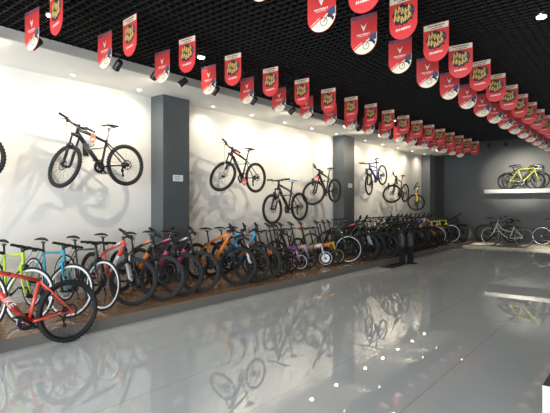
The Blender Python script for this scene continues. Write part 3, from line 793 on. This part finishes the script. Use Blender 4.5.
row('mtb', 'mountain_bike', 4.58, 'black mountain bike with pink panels in front of the first column', 28, 3, dict(main=BLK, accent=PINK, fork=DGREY), -5.66)
row('mtb', 'mountain_bike', 4.93, 'black mountain bike with white and pink panels in front of the first column', 24, 3, dict(main=BLK, accent=WHT, fork=BLK, panel=PINK), -5.58)
row('mtb', 'mountain_bike', 5.84, 'orange mountain bike past the first column', 30, 3, dict(main=ORANGE, accent=ORANGE, fork=BLK), -5.60)
row('mtb', 'mountain_bike', 6.20, 'black mountain bike with sky blue panel past the orange one', 28, 3, dict(main=BLK, accent=SKY, fork=WHT), -5.66)
row('mtb', 'mountain_bike', 6.52, 'dark mountain bike with blue and red-orange paint before the folding bikes', 27, 3, dict(main=SKY, accent=ORANGE, fork=BLK), -5.58)
# folding bikes
FG = 'small folding bikes on the platform'
def fold(y, label, pal, x=-5.68, kit='fold', steer=26, sc=1.0): return bike(kit, 'folding_bike', (x, y, Z0), 0, label, steer, 3, 0, pal, FG, sc)
fold(6.98, 'black folding bike with orange panel, first of the folding bikes', dict(main=BLK, accent=ORANGE), -5.58)
fold(7.28, 'black folding bike with lime panel beside the purple one', dict(main=BLK, accent=NEON, fork=NEON), -5.72)
fold(7.58, 'plain black folding bike squeezed before the purple one', dict(main=BLK), -5.76)
fold(7.92, 'purple folding bike with pink fork and white wheel rims', dict(main=PURPLE, accent=PURPLE, fork=LPINK, rim=RIMWHITE, saddle=RUBBER), -5.74)
fold(8.36, 'lilac and pink folding bike between the purple and silver ones', dict(main=LILAC, accent=LPINK, fork=LILAC), -5.80)
fold(8.82, 'silver folding bike with solid white disc wheels', dict(main=SILV, accent=WHT, fork=WHT, rim=RIMWHITE), -5.68, 'folddisc')
fold(9.09, 'orange framed folding bike between the silver and yellow ones', dict(main=ORANGE, accent=ORANGE, fork=BLK), -5.66)
fold(9.37, 'yellow folding bike at the end of the folding bikes', dict(main=YELLOW, accent=YELLOW, fork=YELLOW, rim=RIMSILVER), -5.70)
for y, xw, lb in ((7.42, -6.83, 'black mountain bike leaning along the wall behind the black folding bikes'), (8.84, -6.79, 'black mountain bike leaning along the wall behind the yellow folding bike')):
    bike('mtbwall', 'mountain_bike', (xw, y, Z0), -90, lb, -76, 0, 0, dict(main=BLK), GP, 0.86, mid=True)
# adult bikes past the folding bikes
row('rigid', 'hybrid_bike', 9.64, 'dark green hybrid bike with pale rims beside the yellow folding bike', 26, 3, dict(main=DKGREEN, fork=DKGREEN, rim=RIMSILVER), -5.84)
more = [(10.42, BLK, RED, BLK, 'with a red panel'), (10.80, BLK, DGREY, SILV, 'with a silver fork'), (11.18, DGREY, BLK, BLK, 'in dark grey'), (11.50, BLK, ORANGE, BLK, 'with orange-red frame panels'),
        (11.86, BLK, NEON, BLK, 'with lime frame panels'), (12.28, BLK, WHT, BLK, 'with white frame panels'), (12.62, BLK, BLK, SILV, 'with a pale fork'), (12.92, BLK, SKY, BLK, 'with a blue panel'),
        (13.28, BLK, BLK, BLK, 'all black'), (13.62, DGREY, WHT, BLK, 'in grey and white'), (13.96, BLK, PINK, BLK, 'with a pink panel'), (14.30, BLK, BLK, WHT, 'with a white fork'),
        (14.66, BLUE, RED, BLK, 'in blue and red'), (15.00, WHT, PINK, BLK, 'in white and pink')]
for k, (y, a, b, f, tx) in enumerate(more):
    near_col = 11.1 < y < 12.1
    row('mtb', 'mountain_bike', y, 'mountain bike %s, %s of the crowded run after the folding bikes' % (tx, ORD[k]), random.uniform(16, 36), random.uniform(2, 4.5),
        dict(main=a, accent=b, fork=f, panel=a), (-5.30 if near_col else X0 + 0.09 * (-1) ** k), 0, 0.97 if near_col else 1.05)
row('mtb', 'mountain_bike', 15.38, 'bright orange mountain bike near the far end of the platform', 26, 3, dict(main=ORANGE, accent=ORANGE, fork=ORANGE), -5.56)
row('flatroad', 'hybrid_bike', 15.80, 'cream hybrid bike beside the bright orange one', 24, 3, dict(main=CREAM, fork=CREAM, rim=RIMSILVER), -5.66)
row('flatroad', 'hybrid_bike', 16.20, 'mustard yellow hybrid bike near the far corner', 24, 3, dict(main=YELLOW, fork=YELLOW), -5.60)
row('flatroad', 'hybrid_bike', 16.62, 'pale green hybrid bike near the far corner', 24, 3, dict(main=PALEG, fork=YELLOW), -5.66)
row('flatroad', 'hybrid_bike', 17.20, 'lime yellow bike with pale rims, last light one before the fat-tired bike', 20, 3, dict(main=NEON, fork=NEON, rim=RIMSILVER), -5.62)
row('fat', 'fat_bike', 17.75, 'black fat-tired bike in the far corner of the platform', 15, 3, dict(main=BLK), -5.35, 0, 0.95)

# wall bikes (heading towards the shop front)
WG = 'bikes hung on the white wall'
def wallbike(y, zh, label, steer, lean=0, pitch=0, pal=None, sc=1.0, yaw=0, x=-6.60, name='mountain_bike', kit='mtbwall'):
    K = KITS[kit]
    e = bike(kit, name, (x, y, zh - K.R * sc), -90 + yaw, label, steer, lean, pitch, pal, WG, sc, mid=True)
    br = empty('wall_bracket', (XW, y + 0.02, zh + 0.30 * sc), 'black wall bracket holding up the %s' % label.split(' hung')[0].split(' on the wall')[0], 'bracket', 'bike wall brackets')
    L = abs(XW - x)
    obj('plate', mk(lambda bm: box(bm, (0.006, 0, -0.03), (0.012, 0.10, 0.2))), [BLACK], br)
    for s in (-1, 1):
        obj('arm', mk(lambda bm: tube(bm, [(0.008, s * 0.035, -0.02), (L * 0.6, s * 0.10, -0.02), (L + 0.03, s * 0.11, -0.015), (L + 0.05, s * 0.11, 0.02)], 0.008, 8)), [BLACK], br)
    return e
wallbike(1.67, 2.13, 'black mountain bike on the wall, cut off by the edge of the view', -70, 0, 3.5, dict(main=BLK))
wallbike(3.80, 2.15, 'black mountain bike hung on the wall before the first column', -79, 0, 3.8, dict(main=BLK, accent=DGREY, post=STEEL))
wallbike(6.98, 2.12, 'black mountain bike with red top tube accent hung just past the first column', -84, 2, 0, dict(main=BLK, accent=RED, panel=DGREY, fork=SILV), 0.97)
wallbike(8.60, 1.46, 'black mountain bike with blue saddle hung low above the folding bikes', 0, 0, 3, dict(main=BLK, accent=BLK, saddle=SKY), 1.03)
wallbike(10.24, 1.88, 'black mountain bike with red tag hung before the second column', -82, 2, 4.5, dict(main=BLK), 0.97)
wallbike(13.27, 2.33, 'blue mountain bike hung highest past the second column', 8, 0, 20, dict(main=BLUE, accent=BLUE), 0.97)
wallbike(14.88, 1.92, 'black and white mountain bike hung beyond the blue one', -82, 2, 2, dict(main=BLK, accent=WHT), 0.97)
wallbike(16.14, 1.62, 'lime framed bike hung last before the far column', -80, 0, 0, dict(main=NEON, accent=NEON, fork=NEON), 0.92, 22, -6.46)

# price tags that hang from some wall bikes
def ptag(loc, label, rot=0.3):
    e = empty('price_tag', loc, label, 'tag', 'red tags on wall bikes'); e.rotation_euler = (0, 0, rot)
    def card(bm):
        pts = []
        for k in range(16):
            a = 2 * PI * k / 16
            pts.append((0.05 * math.cos(a) * (1 + 0.12 * math.cos(4 * a)), 0.075 * math.sin(a) - 0.06))
        vs = [bm.verts.new((p[0], -0.002, p[1])) for p in pts]; f = bm.faces.new(vs)
        g = bmesh.ops.extrude_face_region(bm, geom=[f])
        bmesh.ops.translate(bm, verts=[v for v in g['geom'] if isinstance(v, bmesh.types.BMVert)], vec=(0, 0.004, 0))
    obj('card', mk(card), [mat('tag_red', (0.85, 0.16, 0.10), 0.5)], e)
    obj('price_panel', mk(lambda bm: box(bm, (0, -0.003, -0.075), (0.06, 0.002, 0.035))), [mat('tag_cream', (0.85, 0.72, 0.5), 0.5)], e)
    obj('string', mk(lambda bm: tube(bm, [(0, 0, 0.0), (0.004, 0, 0.06)], 0.002, 5)), [WHITE], e)
ptag((-6.30, 3.55, 2.57), 'red paper tag on the bars of the wall bike before the first column')
ptag((-6.47, 6.98, 2.07), 'red paper tag under the wall bike just past the first column')
ptag((-6.45, 9.0, 1.03), 'red and yellow tag below the low hung bike above the folding bikes', 0.4)
ptag((-6.28, 9.36, 2.24), 'red paper tag on the bars of the wall bike before the second column')
ptag((-6.2, 15.4, 1.98), 'red paper tag on the last wall bike by the far column')

# bikes at the far end
row_back = 'bikes on the far platform'
bike('city', 'city_bike', (-4.38, 17.72, BPH), 180 - 3, 'pale green step-through city bike at the front of the far platform', 4, 3, 0, dict(main=PALEG, rim=RIMSILVER, fender=PALEG), row_back, skip=('rear_fender', 'front_fender'))
bike('road', 'road_bike', (-4.05, 19.45, BPH), 2, 'black road bike behind the pale green city bike', 3, 2, 0, dict(main=BLK, hub=STEEL, rim=DKMETAL), row_back)
bike('road', 'road_bike', (-1.95, 18.95, BPH), 2, 'black road bike with steel hubs at the edge of the far platform', 3, 2, 0, dict(main=BLK, hub=STEEL, rim=RIMSILVER), row_back)
bike('roadshelf', 'road_bike', (-3.18, 19.95, SHZ), 3, 'lime yellow road bike on the white shelf', -6, 0, 0, dict(main=NEON, fork=NEON, accent=NEON, grip=WHITE), 'bikes on the white shelf')
bike('roadshelf', 'road_bike', (-3.40, 20.2, SHZ), 0, 'dark grey road bike behind the lime one on the shelf', 4, 0, 0, dict(main=DGREY), 'bikes on the white shelf', 1.0)
bike('roadshelf', 'road_bike', (-1.30, 20.0, SHZ), 0, 'dark grey road bike farther along the white shelf', 4, 0, 0, dict(main=DGREY), 'bikes on the white shelf', 1.0)

# lettering on the red bike
def red_letters():
    e, made, K = FORWARD['red mountain bike with white lettering standing on the floor before the platform']
    cu = bpy.data.curves.new('letters', 'FONT'); cu.body = 'IKE'; cu.size = 0.088; cu.extrude = 0.0008; cu.shear = 0.25; cu.offset = 0.002
    tmp = bpy.data.objects.new('tmp', cu); C.objects.link(tmp)
    dg = bpy.context.evaluated_depsgraph_get()
    me = bpy.data.meshes.new_from_object(tmp.evaluated_get(dg)); bpy.data.objects.remove(tmp)
    R = K.R
    a = K.hp + K.ax * 0.047; bb = Vector((0.435, 0, 0.305))
    d = (bb - a).normalized()           # runs from head to bottom bracket
    n = Vector((0, 1, 0))               # left side of the bike
    u = n.cross(d)
    # text x axis along d, normal towards the left side
    M = Matrix((d, u, n)).transposed().to_4x4()
    pos = a.lerp(bb, 0.45) + n * 0.0365 - u * 0.030
    o = obj('lettering', me, [WHITE], made[0])
    o.matrix_basis = Matrix.Translation(pos) @ M
    o['label'] = 'white letters on the down tube'
red_letters()

# ------------------------------------------------------------------ hanging banners
BRED = mat('banner_red', (0.62, 0.04, 0.04), 0.45, 0, 0.03, 6); BCREAM = mat('banner_cream', (0.74, 0.66, 0.50), 0.5); BDARK = mat('banner_dark_ink', (0.03, 0.015, 0.03), 0.5)
BGOLD = mat('banner_gold', (0.72, 0.47, 0.14), 0.45); BPALE = mat('banner_pale_ink', (0.85, 0.70, 0.62), 0.5); BBLUE = mat('banner_blue', (0.04, 0.06, 0.14), 0.5); BHEAD = mat('banner_head_stripe', (0.20, 0.08, 0.12), 0.5)
BM = [BRED, BCREAM, BDARK, BGOLD, BPALE, BBLUE, BHEAD]
BW = 0.285
def outline(H, n=20):
    r = BW / 2; p = [(-r, 0), (-r, -(H - r))]
    for k in range(1, n): 
        a = PI + PI * k / n
        p.append((r * math.cos(a), -(H - r) + r * math.sin(a)))
    return p + [(r, -(H - r)), (r, 0)]
def clip_half(pts, fn):
    out = []
    for i in range(len(pts)):
        a, b = pts[i], pts[(i + 1) % len(pts)]; fa, fb = fn(a), fn(b)
        if fa >= 0: out.append(a)
        if fa * fb < 0:
            t = fa / (fa - fb); out.append((a[0] + (b[0] - a[0]) * t, a[1] + (b[1] - a[1]) * t))
    return out
def board(bm, H):
    o = outline(H)
    for y in (-0.002, 0.002): poly(bm, o, y, 0)
    for i in range(len(o)):
        a, b = o[i], o[(i + 1) % len(o)]
        f = bm.faces.new([bm.verts.new((a[0], -0.002, a[1])), bm.verts.new((b[0], -0.002, b[1])), bm.verts.new((b[0], 0.002, b[1])), bm.verts.new((a[0], 0.002, a[1]))])
    bmesh.ops.remove_doubles(bm, verts=bm.verts[:], dist=1e-6)
def strokes(bm, x0, x1, z, h, n, y, mi, slant=0.3, sd=1, skew=0.0):
    w = (x1 - x0) / n; R_ = random.Random(sd)
    for k in range(n):
        a = x0 + k * w; ww = w * R_.uniform(0.5, 0.85); hh = h * R_.uniform(0.7, 1.0); zz = z + skew * (a - x0)
        poly(bm, [(a, zz), (a + ww, zz + skew * ww), (a + ww + slant * hh, zz + hh), (a + slant * hh, zz + hh)], y, mi)
def emblem_art(bm, sgn, H=0.42):
    y = -0.0026 * 1; L = lambda k: y - 0.0004 * k
    q = [(-BW / 2 + 0.004, -0.004), (BW / 2 - 0.004, -0.004), (BW / 2 - 0.004, -0.066), (-BW / 2 + 0.004, -0.066)]
    poly(bm, q, L(0), 1)
    strokes(bm, -0.095, 0.095, -0.032, 0.018, 12, L(1), 2, 0.2, 3); strokes(bm, -0.055, 0.075, -0.056, 0.014, 10, L(1), 2, 0.2, 4)
    # round dark badge with gold brush marks in two rows
    c = (0, -0.185); pts = []
    R_ = random.Random(5)
    for k in range(30):
        a = 2 * PI * k / 30; r = 0.106 * (1 + R_.uniform(-0.13, 0.10))
        pts.append((c[0] + r * 1.06 * math.cos(a), c[1] + r * 0.95 * math.sin(a)))
    poly(bm, pts, L(1), 2)
    for row_, (z, n, h, x0, x1) in enumerate(((-0.172, 5, 0.062, -0.088, 0.078), (-0.244, 5, 0.060, -0.098, 0.085))):
        wd = (x1 - x0) / n
        for k in range(n):
            a = x0 + k * wd; zz = z + 0.016 * math.sin(k * 1.7 + row_)
            poly(bm, [(a, zz), (a + wd * 0.42, zz - 0.006), (a + wd * 0.62, zz + h), (a + wd * 0.25, zz + h * 1.05)], L(2), 3)
            poly(bm, [(a + wd * 0.1, zz + h * 0.42), (a + wd * 0.98, zz + h * 0.5), (a + wd * 0.92, zz + h * 0.72), (a + wd * 0.1, zz + h * 0.64)], L(3), 3)
            poly(bm, [(a + wd * 0.66, zz + 0.006), (a + wd * 0.92, zz + 0.002), (a + wd * 0.96, zz + h * 0.42), (a + wd * 0.74, zz + h * 0.42)], L(2), 3)
    poly(bm, [(0.07, -0.15), (0.118, -0.135), (0.112, -0.175), (0.078, -0.18)], L(3), 5)
    strokes(bm, -0.075, 0.08, -0.335, 0.026, 9, L(1), 4, 0.15, 8, 0.06)
def star_art(bm, sgn, H=0.40):
    y = -0.0026; L = lambda k: y - 0.0004 * k
    poly(bm, [(-BW / 2 + 0.003, -0.004), (BW / 2 - 0.003, -0.004), (BW / 2 - 0.003, -0.036), (-BW / 2 + 0.003, -0.036)], L(0), 6)
    poly(bm, [(-BW / 2 + 0.012, -0.008), (-0.07, -0.008), (-0.075, -0.034), (-BW / 2 + 0.012, -0.034)], L(1), 5)
    # forked emblem
    poly(bm, [(-0.034, -0.085), (-0.006, -0.118), (-0.006, -0.158), (-0.018, -0.132)], L(1), 4)
    poly(bm, [(0.034, -0.085), (0.006, -0.118), (0.006, -0.158), (0.018, -0.132)], L(1), 4)
    poly(bm, [(-0.006, -0.118), (0.006, -0.118), (0.006, -0.158), (0, -0.168), (-0.006, -0.158)], L(1), 4)
    strokes(bm, -0.075, 0.07, -0.205, 0.020, 8, L(1), 4, 0.2, 12, 0.0)
    strokes(bm, -0.055, 0.05, -0.218, 0.007, 9, L(1), 4, 0.2, 13, 0.0)
    o = [(p[0] * 0.985, p[1] * 0.992 - 0.001) for p in outline(H)]
    line = lambda p: -(p[1] + 0.285 - 0.62 * p[0])
    poly(bm, clip_half(o, line), L(1), 1)
    line2 = lambda p: (0.012 - abs((p[1] + 0.272 - 0.62 * p[0]) - 0.004) * 2.0)
    poly(bm, [(-0.112, -0.338), (-0.112, -0.331), (-0.02, -0.272), (-0.02, -0.279)], L(2), 4)
    # rider at the right: wheel ring, dark body
    n = 18
    for k in range(n):
        a, b = 2 * PI * k / n, 2 * PI * (k + 1) / n
        c = (0.025, -0.315)
        poly(bm, [(c[0] + 0.036 * math.cos(a), c[1] + 0.040 * math.sin(a)), (c[0] + 0.036 * math.cos(b), c[1] + 0.040 * math.sin(b)), (c[0] + 0.030 * math.cos(b), c[1] + 0.034 * math.sin(b)), (c[0] + 0.030 * math.cos(a), c[1] + 0.034 * math.sin(a))], L(3), 2)
    poly(bm, [(0.055, -0.235), (0.095, -0.208), (0.135, -0.195), (0.137, -0.262), (0.105, -0.275), (0.075, -0.262)], L(2), 5)
    poly(bm, [(0.052, -0.272), (0.070, -0.250), (0.100, -0.27), (0.128, -0.29), (0.115, -0.325), (0.090, -0.29), (0.070, -0.285)], L(3), 2)
    poly(bm, [(0.018, -0.318), (0.050, -0.268), (0.057, -0.272), (0.026, -0.320)], L(4), 2)
def banner_mesh(H, art):
    bm = bmesh.new(); board(bm, H)
    b2 = bmesh.new(); art(b2, 1)
    me = bpy.data.meshes.new('art'); b2.to_mesh(me); b2.free()
    n0 = len(bm.verts)
    bm.from_mesh(me)
    bm.verts.ensure_lookup_table()
    vs = bm.verts[n0:]
    bm.from_mesh(me)
    bm.verts.ensure_lookup_table()
    v2 = bm.verts[n0 + len(vs):]
    bmesh.ops.transform(bm, matrix=Matrix.Rotation(PI, 4, 'Z'), verts=v2)
    out = bpy.data.meshes.new('banner'); bm.to_mesh(out); bm.free()
    return out
ban_e = banner_mesh(0.42, emblem_art); ban_s = banner_mesh(0.40, star_art)
str_me = [mk(lambda bm: tube(bm, [(0, 0, -0.004), (0, 0, h)], 0.0015, 4)) for h in (0.05, 0.13)]
def banner(kind, x, y, label, group):
    o = obj('hanging_banner', ban_e if kind == 'e' else ban_s, BM, None, (x, y, CAM_H + (2.0 if kind == 'e' else 1.92)))
    o.rotation_euler = (0, 0, math.radians(random.uniform(-5, 5)))
    tag(o, label, 'banner', group)
    for sx in (-0.11, 0.11): obj('cord', str_me[0 if kind == 'e' else 1], [BLACK], o, (sx, 0, 0))
LY = [1.24 + 0.787 * k for k in range(19)]
for k, y in enumerate(LY):
    banner('s', -4.74, y, 'red banner with pale forked emblem, %s in the line along the soffit' % ORD[k], 'forked emblem banners along the soffit')
    banner('e', -4.30, y + 0.03, 'red banner with gold round badge, %s in the line along the soffit' % ORD[k], 'gold badge banners along the soffit')
RY = [2.62, 3.42, 4.20, 5.08, 5.94, 6.80, 7.66] + [7.66 + 0.85 * k for k in range(1, 10)]
for k, y in enumerate(RY):
    banner('s', -2.24, y, 'red banner with pale forked emblem, %s in the line over the open floor' % ORD[k], 'forked emblem banners over the open floor')
    banner('e', -1.82, y, 'red banner with gold round badge, %s in the line over the open floor' % ORD[k], 'gold badge banners over the open floor')

# ------------------------------------------------------------------ small things on the floor
STG = mat('stand_grey', (0.032, 0.034, 0.037), 0.6, 0, 0.08, 15)
for (px, py, lb) in ((-4.93, 11.31, 'slim dark floor stand with grey top, nearer the open floor'), (-4.81, 11.56, 'slim dark floor stand with grey top, nearer the far wall')):
    e = empty('display_stand', (px, py, 0), lb, 'stand', 'pair of dark stands before the bikes'); e.rotation_euler = (0, 0, -0.3)
    obj('base', mk(lambda bm: (box(bm, (0, 0, 0.012), (0.26, 0.2, 0.024)), box(bm, (0, 0, 0.235), (0.12, 0.10, 0.43)))), [BLACK], e)
    obj('panel', mk(lambda bm: (tube(bm, [(0, 0, 0.43), (0, 0, 0.5), (0, 0, 0.72), (0.0, 0, 0.80)], [0.080, 0.090, 0.082, 0.055], 12, 0, (0.8, 1.1)),)), [STG], e)
    obj('neck', mk(lambda bm: tube(bm, [(0, 0, 0.79), (0, 0, 0.87)], [0.03, 0.026], 10)), [BLACK], e)
pl = tag(obj('floor_plate', mk(lambda bm: (box(bm, (0, 0, 0.015), (0.3, 0.7, 0.03)), box(bm, (0, 0, 0.045), (0.05, 0.62, 0.03)))), [BLACK], None, (-4.93, 10.7, 0)), 'low black rack plate lying on the floor before the crowded bikes', 'bike rack')
e = empty('storage_bin', (-0.285, 3.40, 0.0), 'white box with dark sloped lid standing on the open floor', 'bin')
e.rotation_euler = (0, 0, 0.0)
obj('body', mk(lambda bm: (box(bm, (0, 0, 0.225), (0.42, 0.42, 0.45)))), [mat('bin_white', (0.62, 0.62, 0.57), 0.4, 0, 0.02, 8)], e)
obj('lower_band', mk(lambda bm: box(bm, (0, 0, 0.2), (0.424, 0.424, 0.006))), [mat('bin_seam', (0.45, 0.44, 0.4), 0.5)], e)
def lid(bm):
    v = box(bm, (0, 0, 0.50), (0.42, 0.42, 0.10))
    for q in v:
        if q.co.z > 0.50: q.co.x *= 0.6; q.co.y *= 0.6
obj('lid', mk(lid), [BLACK], e)
